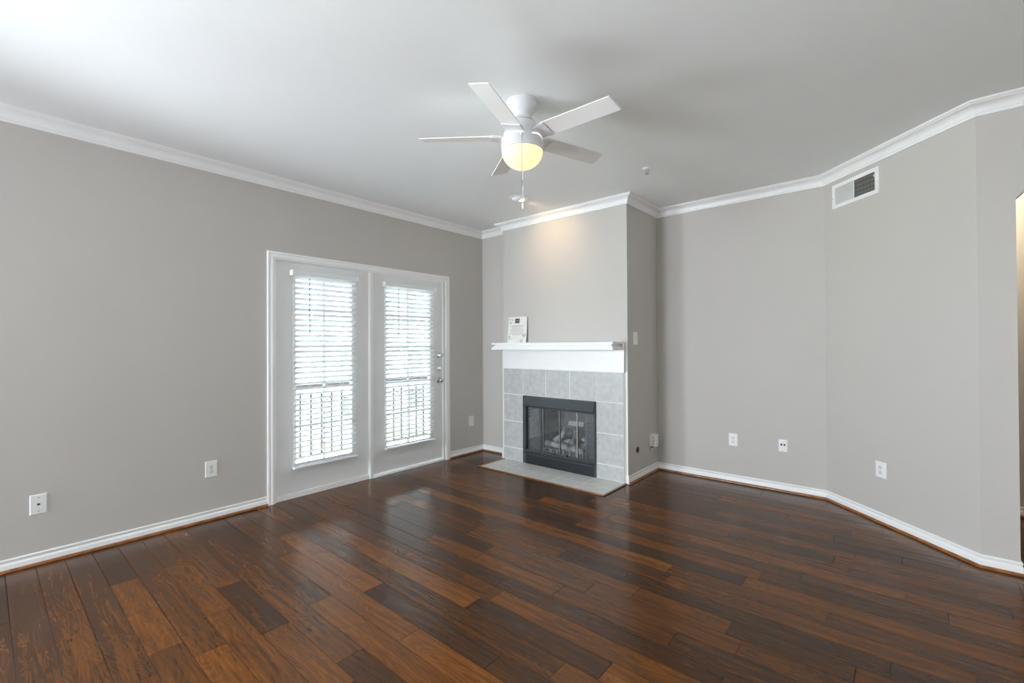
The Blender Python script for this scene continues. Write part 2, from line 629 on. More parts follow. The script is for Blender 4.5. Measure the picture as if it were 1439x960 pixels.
P_CROWN += [(0.0600, cz + 0.066), (0.0655, cz + 0.068), (0.0690, cz + 0.071), (0.0737, cz + 0.0745), (0.0737, H), (0.0, H)]

# crown moulding, one length per wall
trim_n = 0


def trim_name():
    global trim_n
    trim_n += 1
    return 'trim_%d' % trim_n


for i in range(10):
    sweep(MB(), PLAN, i, i, P_CROWN, closed=True).build(trim_name(), M_TRIM, smooth=35, kind='structure')

# baseboards with stained shoe moulding
CAS0, CAS1 = 1.553, 3.562     # outer edges of the door casing
runs = [
    ('baseboard_left', [(XL, YBACK), (XL, CAS0)], 0, 0, True, True),
    ('baseboard_corner', [(XL, CAS1), (XL, YA), (CX0, YA)], 0, 0, True, False),
    ('baseboard_alcove', [(XL, CAS1), (XL, YA), (CX0, YA), (CX0, YF - 0.004)], 1, 2, False, True),
    ('baseboard_chimney', [(CX1, YF - 0.004), (CX1, YB), (EX, YB)], 0, 0, True, False),
    ('baseboard_far', [(CX1, YF), (CX1, YB), (EX, YB), (GX, GY)], 1, 1, False, False),
    ('baseboard_angled', [(EX - 1, YB), (EX, YB), (GX, GY), (OX0, GY)], 1, 1, False, False),
    ('baseboard_right', [(EX, YB), (GX, GY), (OX0, GY), (OX0, GY + WT)], 1, 2, False, True),
    ('baseboard_hall', [(-1.3, HS + 1.3), (HS - (GY + WT), GY + WT)], 0, 0, True, True),
    ('baseboard_side', [(OX1, GY), (XR, GY), (XR, YBACK), (XL, YBACK), (XL, YBACK + 0.02)], 0, 2, True, False),
]
for nm, pts, i0, i1, c0, c1 in runs:
    b = sweep(MB(), pts, i0, i1, P_BASE, cap0=c0, cap1=c1).build(nm, M_TRIM, smooth=30, kind='structure')
    s = sweep(MB(), pts, i0, i1, P_SHOE, cap0=c0, cap1=c1).build('shoe_molding', M_SHOE, parent=b, smooth=30)
    s['label'] = 'stained wood shoe moulding'

# ------------------------------------------------------------------ patio door frame and casing (trim)
P_CAS = [(0.0, 0.0), (0.012, 0.0), (0.015, 0.004), (0.016, 0.012), (0.013, 0.018), (0.013, 0.026), (0.017, 0.031), (0.0185, 0.040), (0.017, 0.049), (0.014, 0.052), (0.014, 0.062), (0.0, 0.066)]
# profile (projection from the wall, distance inward from the outer edge), swept up, over and down
mb = MB()
CTOP = 2.121
k = len(P_CAS)
path = [((CAS0, -0.005), (1, 0)), ((CAS0, CTOP), (1, -1)), ((CAS1, CTOP), (-1, -1)), ((CAS1, -0.005), (-1, 0))]
for (py, pz), (ny, nz) in path:
    for d, w_ in P_CAS:
        mb.v.append((XL + d, py + ny * w_, pz + nz * w_))
for s in range(3):
    for j in range(k - 1):
        a = s * k + j
        mb.f.append((a, a + 1, a + k + 1, a + k))
mb.f.append(tuple(range(k)))
mb.f.append(tuple(3 * k + j for j in range(k))[::-1])
mb.build(trim_name(), M_TRIM, smooth=30, kind='structure')
# jambs, head, mullion post and threshold
mb = MB()
mb.box(XL - 0.118, XL + 0.002, DY0 - 0.001, DY0 + 0.018, 0, DZ1)
mb.box(XL - 0.118, XL + 0.002, DY1 - 0.018, DY1 + 0.001, 0, DZ1)
mb.box(XL - 0.118, XL + 0.002, DY0, DY1, DZ1 - 0.018, DZ1 + 0.001)
mb.box(XL - 0.110, XL + 0.001, 2.512, 2.558, 0, DZ1 - 0.018)
mb.box(XL - 0.02, XL + 0.008, 2.518, 2.534, 0.0, DZ1 - 0.018)
mb.build(trim_name(), M_TRIM, bevel=0.002, kind='structure')
MB().prism([(XL - 0.12, 0.0), (XL + 0.012, 0.0), (XL + 0.012, 0.012), (XL - 0.02, 0.024), (XL - 0.12, 0.024)], 0, 1, axis='y').build(trim_name(), M_TRIM, kind='structure')
th = bpy.data.objects[-1] if False else COL.objects[-1]
for v_ in th.data.vertices:
    v_.co.y = 2.545 if v_.co.y < 0.5 else DY1 - 0.018


# ------------------------------------------------------------------ the two ten-lite patio doors
def door(name, y0, y1, zb, zt, gy0, gy1, gz0=0.285, gz1=1.925, kick=False):
    root = struct_empty(name, (XL, (y0 + y1) / 2, 0))
    cy = (y0 + y1) / 2
    xf, xb = -0.016, -0.060
    a0, a1, g0, g1 = y0 - cy, y1 - cy, gy0 - cy, gy1 - cy
    mb = MB()
    mb.box(xb, xf, a0, g0, zb, zt)
    mb.box(xb, xf, g1, a1, zb, zt)
    mb.box(xb, xf, g0, g1, zb, gz0)
    mb.box(xb, xf, g0, g1, gz1, zt)
    mb.build('door_leaf', M_DOOR, root)
    mb = MB()          # raised lite frame round the glass
    for x0, x1 in ((xf, xf + 0.009),):
        mb.box(x0, x1, g0 - 0.024, g0 + 0.006, gz0 - 0.024, gz1 + 0.024)
        mb.box(x0, x1, g1 - 0.006, g1 + 0.024, gz0 - 0.024, gz1 + 0.024)
        mb.box(x0, x1, g0, g1, gz0 - 0.024, gz0 + 0.006)
        mb.box(x0, x1, g0, g1, gz1 - 0.006, gz1 + 0.024)
    mb.build('lite_frame', M_DOOR, root, bevel=0.002)
    MB().box(-0.041, -0.037, g0 - 0.002, g1 + 0.002, gz0 - 0.002, gz1 + 0.002).build('pane', M_GLASS, root)
    mb = MB()
    cgy = (g0 + g1) / 2
    mb.box(-0.036, -0.028, cgy - 0.011, cgy + 0.011, gz0, gz1)
    for q in range(1, 5):
        z = gz0 + (gz1 - gz0) * q / 5
        mb.box(-0.0365, -0.0275, g0, g1, z - 0.011, z + 0.011)
    mb.build('muntin', M_DOOR, root, bevel=0.001)
    if kick:
        MB().box(xf, xf + 0.012, a0, a1, 0.0, 0.045).build('bottom_strip', M_TRIM, root, bevel=0.002)
    return root


GL0, GL1 = 1.792, 2.333
GR0, GR1 = 2.712, 3.290
d1 = door('door_1', DY0 + 0.0185, 2.5115, 0.002, DZ1 - 0.0185, GL0, GL1, kick=True)
d2 = door('door_2', 2.561, DY1 - 0.0205, 0.030, DZ1 - 0.0225, GR0, GR1)
c2 = d2.location.y
# hardware on the hinged door
RX = Matrix.Rotation(PI / 2, 4, 'Y')


def at_door(z, y=3.418):
    return Matrix.Translation((-0.016, y - c2, z)) @ RX


db = MB().lathe([(0.0, 0.016), (0.019, 0.016), (0.026, 0.010), (0.030, 0.003), (0.030, 0.0)], 32, at_door(1.207)).build('deadbolt', M_CHROME, d2, smooth=40)
MB().box(0.0, 0.018, -0.006, 0.006, -0.018, 0.018, Matrix.Translation((0.0, 3.418 - c2, 1.207))).build('thumb_turn', M_CHROME, db, bevel=0.003)
db = MB().lathe([(0.0, 0.018), (0.020, 0.018), (0.027, 0.011), (0.031, 0.003), (0.031, 0.0)], 32, at_door(1.062)).build('deadbolt', M_CHROME, d2, smooth=40)
MB().box(0.0, 0.024, -0.005, 0.005, -0.020, 0.020, Matrix.Translation((0.0, 3.418 - c2, 1.062))).build('thumb_turn', M_CHROME, db, bevel=0.003)
kn = MB().lathe([(0.0, 0.062), (0.014, 0.0615), (0.023, 0.056), (0.0265, 0.046), (0.024, 0.036), (0.014, 0.028), (0.011, 0.020), (0.012, 0.008), (0.028, 0.006), (0.032, 0.002), (0.032, 0.0)], 32, at_door(0.922)).build('door_knob', M_CHROME, d2, smooth=40)
for z in (1.785, 1.075, 0.265):
    MB().lathe([(0.0, 0.052), (0.004, 0.051), (0.0065, 0.047), (0.0065, -0.047), (0.004, -0.051), (0.0, -0.052)], 16, Matrix.Translation((-0.004, 2.560 - c2, z))).build('hinge', M_TRIM, d2, smooth=40)
MB().box(-0.001, 0.003, -0.012, 0.010, -0.022, 0.022, Matrix.Translation((0.0, 3.470 - c2, 1.207))).build('strike_plate', M_CHROME, d2)


# ------------------------------------------------------------------ horizontal blinds on the doors
def slat_stack(hw, ztop, zbot):
    mb = MB()
    pitch, tilt, dep = 0.0462, math.radians(27), 0.050
    prof = []
    for j in range(5):
        u = -dep / 2 + dep * j / 4
        prof.append((u, 0.0022 * (1 - (2 * u / dep) ** 2)))
    th_ = 0.0034
    ring = [(u, c + th_ / 2) for u, c in prof] + [(u, c - th_ / 2) for u, c in reversed(prof)]
    q = ztop
    while q > zbot:       # the room-side edge of every slat sits high, the outer edge low
        mb.prism([(0.026 + u * math.cos(tilt) - w_ * math.sin(tilt), q + u * math.sin(tilt) + w_ * math.cos(tilt)) for u, w_ in ring], -hw, hw, axis='y')
        q -= pitch
    return mb


def blind(y0, y1, label, ztop, zbot, wand_z, wand_y):
    cy = (y0 + y1) / 2
    hw = (y1 - y0) / 2
    root = thing('window_blind', label, 'blind', (XL, cy, zbot), 0)
    z = lambda q: q - zbot
    MB().box(0.001, 0.052, -hw - 0.008, hw + 0.008, z(ztop - 0.040), z(ztop)).build('headrail', M_SLAT, root, bevel=0.002)
    for s in (-1, 1):
        br = MB()
        a = s * (hw + 0.009)
        br.box(-0.008, 0.056, min(a, a + s * 0.012), max(a, a + s * 0.012), z(ztop - 0.045), z(ztop + 0.004))
        br.build('bracket', M_PLAST, root, bevel=0.002)
    mb = slat_stack(hw, z(ztop - 0.060), 0.030)
    mb.build('slats', M_SLAT, root, smooth=40)
    br = MB().prism([(0.004, 0.006), (0.010, 0.0), (0.046, 0.0), (0.052, 0.006), (0.052, 0.016), (0.046, 0.020), (0.010, 0.020), (0.004, 0.016)], -hw - 0.004, hw + 0.004, axis='y')
    br.build('bottom_rail', M_SLAT, root, bevel=0.002)
    for s in (-0.50, 0.50):
        lc = MB()
        for dx in (0.0015, 0.0505):
            lc.tube([(dx, s * hw, z(ztop - 0.04)), (dx, s * hw, 0.018)], 0.0011, 6)
        lc.build('ladder_cord', M_CORD, root)
        MB().lathe([(0.0, 0.0), (0.006, 0.001), (0.006, 0.006), (0.0, 0.008)], 12, Matrix.Translation((0.049, s * hw, 0.020))).build('cord_button', M_PLAST, root)
    wd = MB().tube([(0.060, wand_y - cy, z(ztop - 0.062)), (0.060, wand_y - cy, z(wand_z))], 0.0042, 6)
    w_ = wd.build('tilt_wand', M_WAND, root, smooth=60)
    w_['label'] = 'dark tilt wand'
    MB().tube([(0.050, wand_y - cy, z(ztop - 0.030)), (0.058, wand_y - cy, z(ztop - 0.036)), (0.060, wand_y - cy, z(ztop - 0.062))], 0.003, 6).build('wand_hook', M_PLAST, w_)
    return root


blind(1.762, 2.352, 'white horizontal slat blind on the wider fixed glazed panel, nearer the cable outlet', 1.978, 0.258, 1.422, 1.886)
blind(2.682, 3.312, 'white horizontal slat blind on the hinged glazed door with the locks and knob', 1.968, 0.262, 1.412, 2.818)

# ------------------------------------------------------------------ added unseen windows that hold the fill lights
def plain_window(name, loc, rz, hw):
    win = struct_empty(name, loc, rz)
    mb = MB()
    for x in (-hw, 0.0, hw):
        mb.box(x - 0.03, x + 0.03, -0.04, 0.04, BZ0, BZ1)
    for z in (BZ0, (BZ0 + BZ1) / 2, BZ1):
        mb.box(-hw, hw, -0.04, 0.04, z - 0.03, z + 0.03)
    mb.build('window_frame', M_TRIM, win)
    MB().box(-hw, hw, -0.003, 0.003, BZ0, BZ1).build('pane', M_GLASS, win)


plain_window('added_window_1', ((BW0 + BW1) / 2, YBACK - 0.06, 0), 0, (BW1 - BW0) / 2)
w2 = struct_empty('added_window_2', (XL, (W20 + W21) / 2, 0))
hw2 = (W21 - W20) / 2
mb = MB()
for y in (-hw2, 0.0, hw2):
    mb.box(-0.09, -0.02, y - 0.035, y + 0.035, W2Z0, W2Z1)
for z in (W2Z0, W2Z1):
    mb.box(-0.09, -0.02, -hw2, hw2, z - 0.03, z + 0.03)
mb.build('window_frame', M_TRIM, w2)
MB().box(-0.058, -0.054, -hw2, hw2, W2Z0, W2Z1).build('pane', M_GLASS, w2)
plain_window('added_window_3', (XR + 0.06, (SW0 + SW1) / 2, 0), 90, (SW1 - SW0) / 2)

# ------------------------------------------------------------------ fireplace tile surround
TX0, TX1, TZ = -3.540, -2.013, 1.052
cols = [TX0, -3.248, -2.938, -2.623, -2.312, TX1]
rowsz = [0.004, 0.146, 0.450, 0.757, TZ]
gw = 0.0042
yT = YF - 0.010
root = thing('tile_surround', 'grey ceramic tile surround framing the firebox under the white mantel', 'tiles', (CX0, YF, 0))
mb = MB()


def L3(x0, x1, y0, y1, z0, z1, mbx, o=(CX0, YF, 0)):
    mbx.box(x0 - o[0], x1 - o[0], y0 - o[1], y1 - o[1], z0 - o[2], z1 - o[2])


for ci in range(5):
    for ri in range(4):
        if ri < 3 and ci in (1, 2, 3):
            continue
        L3(cols[ci] + gw, cols[ci + 1] - gw, yT, YF - 0.0015, rowsz[ri] + gw, rowsz[ri + 1] - gw, mb)
mb.build('tiles', M_TILE, root, bevel=0.0015)
mb = MB()
L3(TX0, cols[1], YF - 0.007, YF - 0.001, 0.0, TZ, mb)
L3(cols[4], TX1, YF - 0.007, YF - 0.001, 0.0, TZ, mb)
L3(cols[1], cols[4], YF - 0.007, YF - 0.001, rowsz[3], TZ, mb)
g = mb.build('grout', M_GROUT, root)
g['label'] = 'pale grout lines'
# white edge strips closing the tile field
for x0, x1 in ((CX0 - 0.004, TX0), (-1.9855, CX1 + 0.003)):
    MB().box(x0, x1, YF - 0.013, YF, HB * (0.0 if x0 < -3 else 1.0), 1.062).build(trim_name(), M_TRIM, bevel=0.002, kind='structure')
MB().box(-1.990, CX1 + 0.012, YF - 0.016, YF + 0.0, 0.0, 0.082).build(trim_name(), M_TRIM, bevel=0.003, kind='structure')
MB().box(CX0 - 0.016, CX0 + 0.009, YF - 0.016, YF + 0.0, 0.0, 0.082).build(trim_name(), M_TRIM, bevel=0.003, kind='structure')

# ------------------------------------------------------------------ mantel
root = thing('mantel', 'white painted mantel shelf with moulded edge over the grey tile surround', 'mantel', (CX0, YF, 0))
MX0, MX1, MY = -3.545, -2.016, 3.778
dep = YF - MY
# moulded edge profile: (distance back from the front lip, z)
prof = [(0.004, 1.2685), (0.002, 1.272), (0.000, 1.280), (0.002, 1.288), (0.007, 1.296), (0.014, 1.304), (0.026, 1.312), (0.032, 1.320), (0.032, 1.324), (0.004, 1.3245), (0.002, 1.326), (0.001, 1.328), (0.0, 1.336), (0.002, 1.343), (0.005, 1.3455)]
mb = MB()
# plan corners: front-left, front-right with returns to the wall
kk = len(prof)
for (px, py), (sx, sy) in (((MX0, YF), (1, 0)), ((MX0, MY), (1, 1)), ((MX1, MY), (-1, 1)), ((MX1, YF), (-1, 0))):
    for d, z in prof:
        mb.v.append((px + sx * d - CX0, py + sy * d - YF, z))
for s in range(3):
    for j in range(kk - 1):
        a = s * kk + j
        mb.f.append((a, a + 1, a + kk + 1, a + kk))
mb.f.append(tuple(s * kk + kk - 1 for s in range(4)))
mb.f.append(tuple(s * kk for s in range(4))[::-1])
mb.f.append(tuple(range(kk)) + tuple(3 * kk + j for j in reversed(range(kk))))
mb.build('shelf', M_TRIM, root, smooth=30)
mb = MB()
L3(-3.547, -2.016, YF - 0.020, YF + 0.0, 1.053, 1.2685, mb)
mb.build('frieze_board', M_TRIM, root, bevel=0.002)
mb = MB()
L3(-3.547, -2.000, YF - 0.026, YF + 0.0, 1.050, 1.060, mb)
L3(-2.016, -2.000, YF - 0.024, YF + 0.0, 1.060, 1.330, mb)
mb.build('bead', M_TRIM, root, bevel=0.002)

# ------------------------------------------------------------------ hearth
root = thing('hearth', 'pale grey tiled hearth set in the wood floor before the firebox', 'hearth', (CX0, YF, 0))
HX0, HX1, HY0 = -3.500, -1.998, 3.545
HYM = 3.735
HB0, HB1, HI = -3.243, -2.309, 3.9605       # the back row is notched round the firebox
mb = MB()
hc = [HX0 + (HX1 - HX0) * q / 5 for q in range(6)]
for q in range(5):
    L3(hc[q] + 0.005, hc[q + 1] - 0.005, HY0 + 0.004, HYM - 0.005, -0.004, 0.0038, mb)
hb_ = [HX0, HB0, -2.925, -2.606, HB1, HX1]
for q in range(5):
    L3(hb_[q] + 0.005, hb_[q + 1] - 0.005, HYM + 0.005, HI if 0 < q < 4 else YF - 0.012, -0.004, 0.0038, mb)
mb.build('tiles', M_HTILE, root)
mb = MB()
L3(HX0, HX1, HY0, HI, -0.004, 0.0034, mb)
L3(HX0, HB0, HI, YF - 0.011, -0.004, 0.0034, mb)
L3(HB1, HX1, HI, YF - 0.011, -0.004, 0.0034, mb)
mb.build('grout', M_GROUT, root)
mb = MB()
bw = 0.022
L3(HX0 - bw, HX0, HY0 - bw, YF - 0.05, 0.0, 0.009, mb)
L3(HX1, HX1 + bw, HY0 - bw, YF - 0.02, 0.0, 0.009, mb)
L3(HX0, HX1, HY0 - bw, HY0, 0.0, 0.009, mb)
b = mb.build('wood_border', M_SHOE, root, bevel=0.004)
b['label'] = 'stained wood strip around the hearth'

# ------------------------------------------------------------------ firebox insert
root = thing('fireplace_insert', 'black metal fireplace with folding glass doors in the grey tile surround', 'fireplace', (-2.775, YF, 0))
OI = (-2.775, YF, 0)
IX0, IX1 = -3.205, -2.318
Y1 = 3.962
mb = MB()
L3(-3.236, IX0 + 0.012, Y1, YF + 0.02, 0.0, 0.752, mb, OI)
L3(IX1 - 0.010, -2.3135, Y1, YF + 0.02, 0.0, 0.752, mb, OI)
L3(-3.236, -2.3135, Y1, YF + 0.02, 0.738, 0.752, mb, OI)
mb.build('surround_frame', M_BLACK2, root, bevel=0.002)
# sloping hood with a lip
mb = MB().prism([(0.0 - 0.012, 0.742), (-0.036, 0.738), (-0.062, 0.672), (-0.068, 0.668), (-0.068, 0.655), (-0.055, 0.652), (-0.012, 0.652)], IX0 - OI[0] - 0.004, IX1 - OI[0] + 0.003, axis='x')
mb.build('hood', M_BLACK2, root, bevel=0.002)
mb = MB()
L3(IX0, IX1, Y1 + 0.004, YF, 0.0, 0.106, mb, OI)
mb.build('base_panel', M_BLACK, root, bevel=0.002)
mb = MB()
for z0, z1, yy in ((0.108, 0.120, 0.014), (0.126, 0.137, 0.006), (0.143, 0.158, 0.010)):
    L3(IX0 - 0.002, IX1 + 0.002, Y1 - yy, YF, z0, z1, mb, OI)
mb.build('louvre_rail', M_BLACK2, root, bevel=0.003)
mb = MB()
L3(IX0, IX1, Y1, YF, 0.634, 0.654, mb, OI)
mb.build('head_rail', M_BLACK, root, bevel=0.002)
# four folding glass leaves
lx = [-3.166, -2.949, -2.736, -2.521, -2.320]
for q in range(4):
    f = MB()
    a0, a1 = lx[q] + 0.001, lx[q + 1] - 0.001
    s0 = 0.0055
    L3(a0, a0 + s0, Y1 - 0.002, Y1 + 0.008, 0.158, 0.636, f, OI)
    L3(a1 - s0, a1, Y1 - 0.002, Y1 + 0.008, 0.158, 0.636, f, OI)
    L3(a0, a1, Y1 - 0.002, Y1 + 0.008, 0.158, 0.166, f, OI)
    L3(a0, a1, Y1 - 0.002, Y1 + 0.008, 0.626, 0.636, f, OI)
    lf = f.build('glass_door', M_BLACK2 if q != 9 else M_STEEL, root)
    g = MB()
    L3(a0 + s0, a1 - s0, Y1 + 0.001, Y1 + 0.004, 0.166, 0.626, g, OI)
    g.build('pane', M_FGLASS, lf)
    g = MB()      # bright metal edge on each leaf
    e0 = a1 - 0.004 if q < 3 else a0
    L3(e0 - 0.001, e0 + 0.0035, Y1 - 0.004, Y1 - 0.001, 0.166, 0.626, g, OI)
    g.build('metal_edge', M_STEEL, lf)
    if q in (1, 2):
        kx = (a1 - 0.03) if q == 1 else (a0 + 0.10)
        MB().lathe([(0.0, 0.026), (0.008, 0.025), (0.011, 0.018), (0.006, 0.010), (0.005, 0.0)], 16,
                   Matrix.Translation((kx - OI[0] - (0.03 if q == 1 else 0), Y1 - 0.002 - OI[1], 0.170)) @ Matrix.Rotation(PI / 2, 4, 'X')).build('knob', M_BLACK, lf, smooth=40)
# fire chamber (five-sided box with splayed cheeks)
z0, z1 = 0.125, 0.70
P = [(-3.20, YF + 0.0), (-3.05, 4.40), (-2.48, 4.40), (-2.31, YF + 0.0)]
mb = MB()
vs = [(p[0] - OI[0], p[1] - OI[1], z) for z in (z0, z1) for p in P]
mb.add(vs, [(0, 1, 5, 4), (1, 2, 6, 5), (2, 3, 7, 6), (0, 3, 2, 1), (4, 5, 6, 7)])
fc = mb.build('fire_chamber', M_FIREBRICK, root)
sol = fc.modifiers.new('solid', 'SOLIDIFY')
sol.thickness = 0.012
sol.offset = 0
# pleated mesh curtains drawn to both sides
for s, xa, xb in ((-1, -3.165, -3.02), (1, -2.45, -2.31)):
    pts, n = [], 40
    mb = MB()
    for q in range(n + 1):
        u = q / n
        x = xa + (xb - xa) * u
        yy = YF + 0.012 + 0.010 * math.sin(u * PI * 11)
        flare = 0.018 * s * -1 * (0.5 - u)
        for z in (0.150, 0.30, 0.62):
            mb.v.append((x + (flare if z < 0.2 else 0) - OI[0], yy - OI[1], z))
    for q in range(n):
        for j in range(2):
            a = q * 3 + j
            mb.f.append((a, a + 1, a + 4, a + 3))
    mc = mb.build('mesh_curtain', M_MESH, root, smooth=60)
    so = mc.modifiers.new('solid', 'SOLIDIFY')
    so.thickness = 0.0015
mb = MB()
mb.box(-0.10, 0.10, -0.003, 0.003, -0.026, 0.026, Matrix.Translation((-2.79 - OI[0], 4.36 - OI[1], 0.43)) @ Matrix.Rotation(math.radians(-25), 4, 'X'))
mb.build('rating_plate', M_PLATE, root)['label'] = 'pale metal rating plate'


# ------------------------------------------------------------------ gas log set
def log_mesh(a, b, r0, r1, seed, bend=0.02):
    a, b = Vector(a), Vector(b)
    n, seg = 14, 14
    d = (b - a)
    side = d.cross(Vector((0, 0, 1))).normalized()
    pts = [a + d * (i / n) + (side * math.sin(i / n * PI) + Vector((0, 0, 0.5)) * math.sin(i / n * PI * 1.5)) * bend for i in range(n + 1)]
    mb = MB().tube(pts, [r0 + (r1 - r0) * i / n for i in range(n + 1)], seg)
    nv = []
    for i, v_ in enumerate(mb.v):
        p = Vector(v_)
        ring = min(i // seg, n)
        c = pts[ring]
        k_ = 1 + 0.28 * mnoise.noise(p * 22 + Vector((seed, 0, 0))) + 0.15 * mnoise.noise(p * 60 + Vector((0, seed, 0)))
        nv.append(tuple(c + (p - c) * k_))
    mb.v = nv
    return mb


OL = (-2.75, 4.16, 0.13)
root = thing('gas_log_set', 'set of ashen ceramic gas logs on a grate inside the glass fireplace', 'fire logs', OL)
mb = MB()
for q in range(7):
    x = -0.24 + q * 0.08
    mb.tube([(x, -0.12, 0.005), (x, -0.12, 0.055), (x, 0.12, 0.055), (x, 0.12, 0.10)], 0.007, 6)
mb.tube([(-0.27, -0.10, 0.055), (0.27, -0.10, 0.055)], 0.007, 6)
mb.tube([(-0.27, 0.10, 0.055), (0.27, 0.10, 0.055)], 0.007, 6)
for x in (-0.2, 0.2):
    for y in (-0.1, 0.1):
        mb.tube([(x, y, 0.0), (x, y, 0.055)], 0.007, 6)
mb.build('grate', M_STEEL, root, smooth=50)
mb = MB()
n = 24
for i in range(n + 1):
    for j in range(13):
        x = -0.30 + 0.60 * i / n
        y = -0.16 + 0.26 * j / 12
        e = max(0, 1 - max(abs(x) / 0.30, abs(y + 0.03) / 0.13) ** 4)
        mb.v.append((x, y, 0.004 + e * (0.028 + 0.022 * mnoise.noise(Vector((x * 30, y * 30, 3))))))
for i in range(n):
    for j in range(12):
        a = i * 13 + j
        mb.f.append((a, a + 1, a + 14, a + 13))
mb.build('ember_bed', M_EMBER, root, smooth=60)
log_mesh((-0.26, -0.07, 0.095), (0.24, -0.08, 0.090), 0.036, 0.030, 1).build('log', M_LOG, root, smooth=60)
log_mesh((-0.22, 0.08, 0.105), (0.26, 0.07, 0.100), 0.044, 0.038, 5).build('log', M_LOG, root, smooth=60)
log_mesh((-0.16, -0.06, 0.135), (-0.04, 0.09, 0.225), 0.030, 0.024, 9).build('log', M_LOG, root, smooth=60)
log_mesh((0.10, -0.09, 0.130), (0.02, 0.08, 0.250), 0.028, 0.022, 13).build('log', M_LOG, root, smooth=60)
log_mesh((-0.10, -0.02, 0.150), (-0.07, 0.02, 0.290), 0.026, 0.016, 17).build('log', M_LOG, root, smooth=60)
log_mesh((0.24, -0.03, 0.125), (0.14, 0.06, 0.190), 0.026, 0.022, 21).build('log', M_LOG, root, smooth=60)

# ------------------------------------------------------------------ card standing on the mantel
root = thing('notice_card', 'off-white printed notice with dark square logo leaning on the left end of the mantel', 'card', (-3.3145, 3.950, 1.3455))
tilt = Matrix.Rotation(math.radians(-6), 4, 'X')
cw, ch = 0.138, 0.296
MB().box(-cw, cw, -0.004, 0.004, 0.0, ch, tilt).build('card_board', M_CARD, root, bevel=0.001)


def ink(mbx, x0, x1, z0, z1, dz=0.0):
    mbx.box(x0, x1, -0.0052 - dz, -0.004, z0, z1, tilt)


mb = MB()
ink(mb, -0.036, 0.030, ch - 0.072, ch - 0.020)
lg = mb.build('logo_square', M_INKD, root)
mb = MB()
rr_ = random.Random(3)
for q in range(5):        # light lettering inside the logo square, too small to read
    x = -0.025 + q * 0.010
    ink(mb, x, x + 0.006, ch - 0.050, ch - 0.040, 0.0006)
mb.build('logo_lettering', M_INK, lg)
mb = MB()
for q, (wd_, zz_) in enumerate(((0.100, 0.195), (0.075, 0.180), (0.080, 0.160), (0.105, 0.143), (0.078, 0.126), (0.098, 0.109), (0.060, 0.092))):
    x = -wd_
    while x < wd_:
        l_ = rr_.uniform(0.010, 0.026)
        ink(mb, x, min(x + l_, wd_), zz_ - 0.0035, zz_ + 0.0035)
        x += l_ + 0.005
mb.build('text_lines', M_INK, root)
for cx_, cz_, s_ in ((-0.112, 0.270, 1), (-0.078, 0.262, 1), (-0.100, 0.232, 1.2), (0.105, 0.075, 1.3), (0.085, 0.088, 1), (0.118, 0.092, 1), (0.072, 0.022, 1.4), (-0.110, 0.070, 1), (-0.098, 0.048, 0.9)):
    mb = MB()
    pts_ = []
    for q in range(30):      # one three-lobed sprig outline
        a = q / 30 * 2 * PI
        r_ = 0.016 * s_ * (0.35 + 0.65 * abs(math.cos(1.5 * a + cx_ * 30)))
        pts_.append((cx_ + r_ * math.cos(a), cz_ + r_ * math.sin(a)))
    mb.prism(pts_, -0.0050, -0.0040, axis='y', M=tilt)
    mb.build('leaf_ornament', M_INKP, root)
mb = MB()
mb.prism([(-0.134, 0.001)] + [(-0.134 + 0.125 * (1 - math.cos(a)) / 1.0 * 1.0, 0.001 + 0.032 * math.sin(a) + 0.008 * (1 - a / PI * 2)) for a in [PI / 2 * q / 10 * 1.0 for q in range(11)]] + [(-0.005, 0.001)], -0.0054, -0.0040, axis='y', M=tilt)
mb.build('white_band', M_PLAST, root)


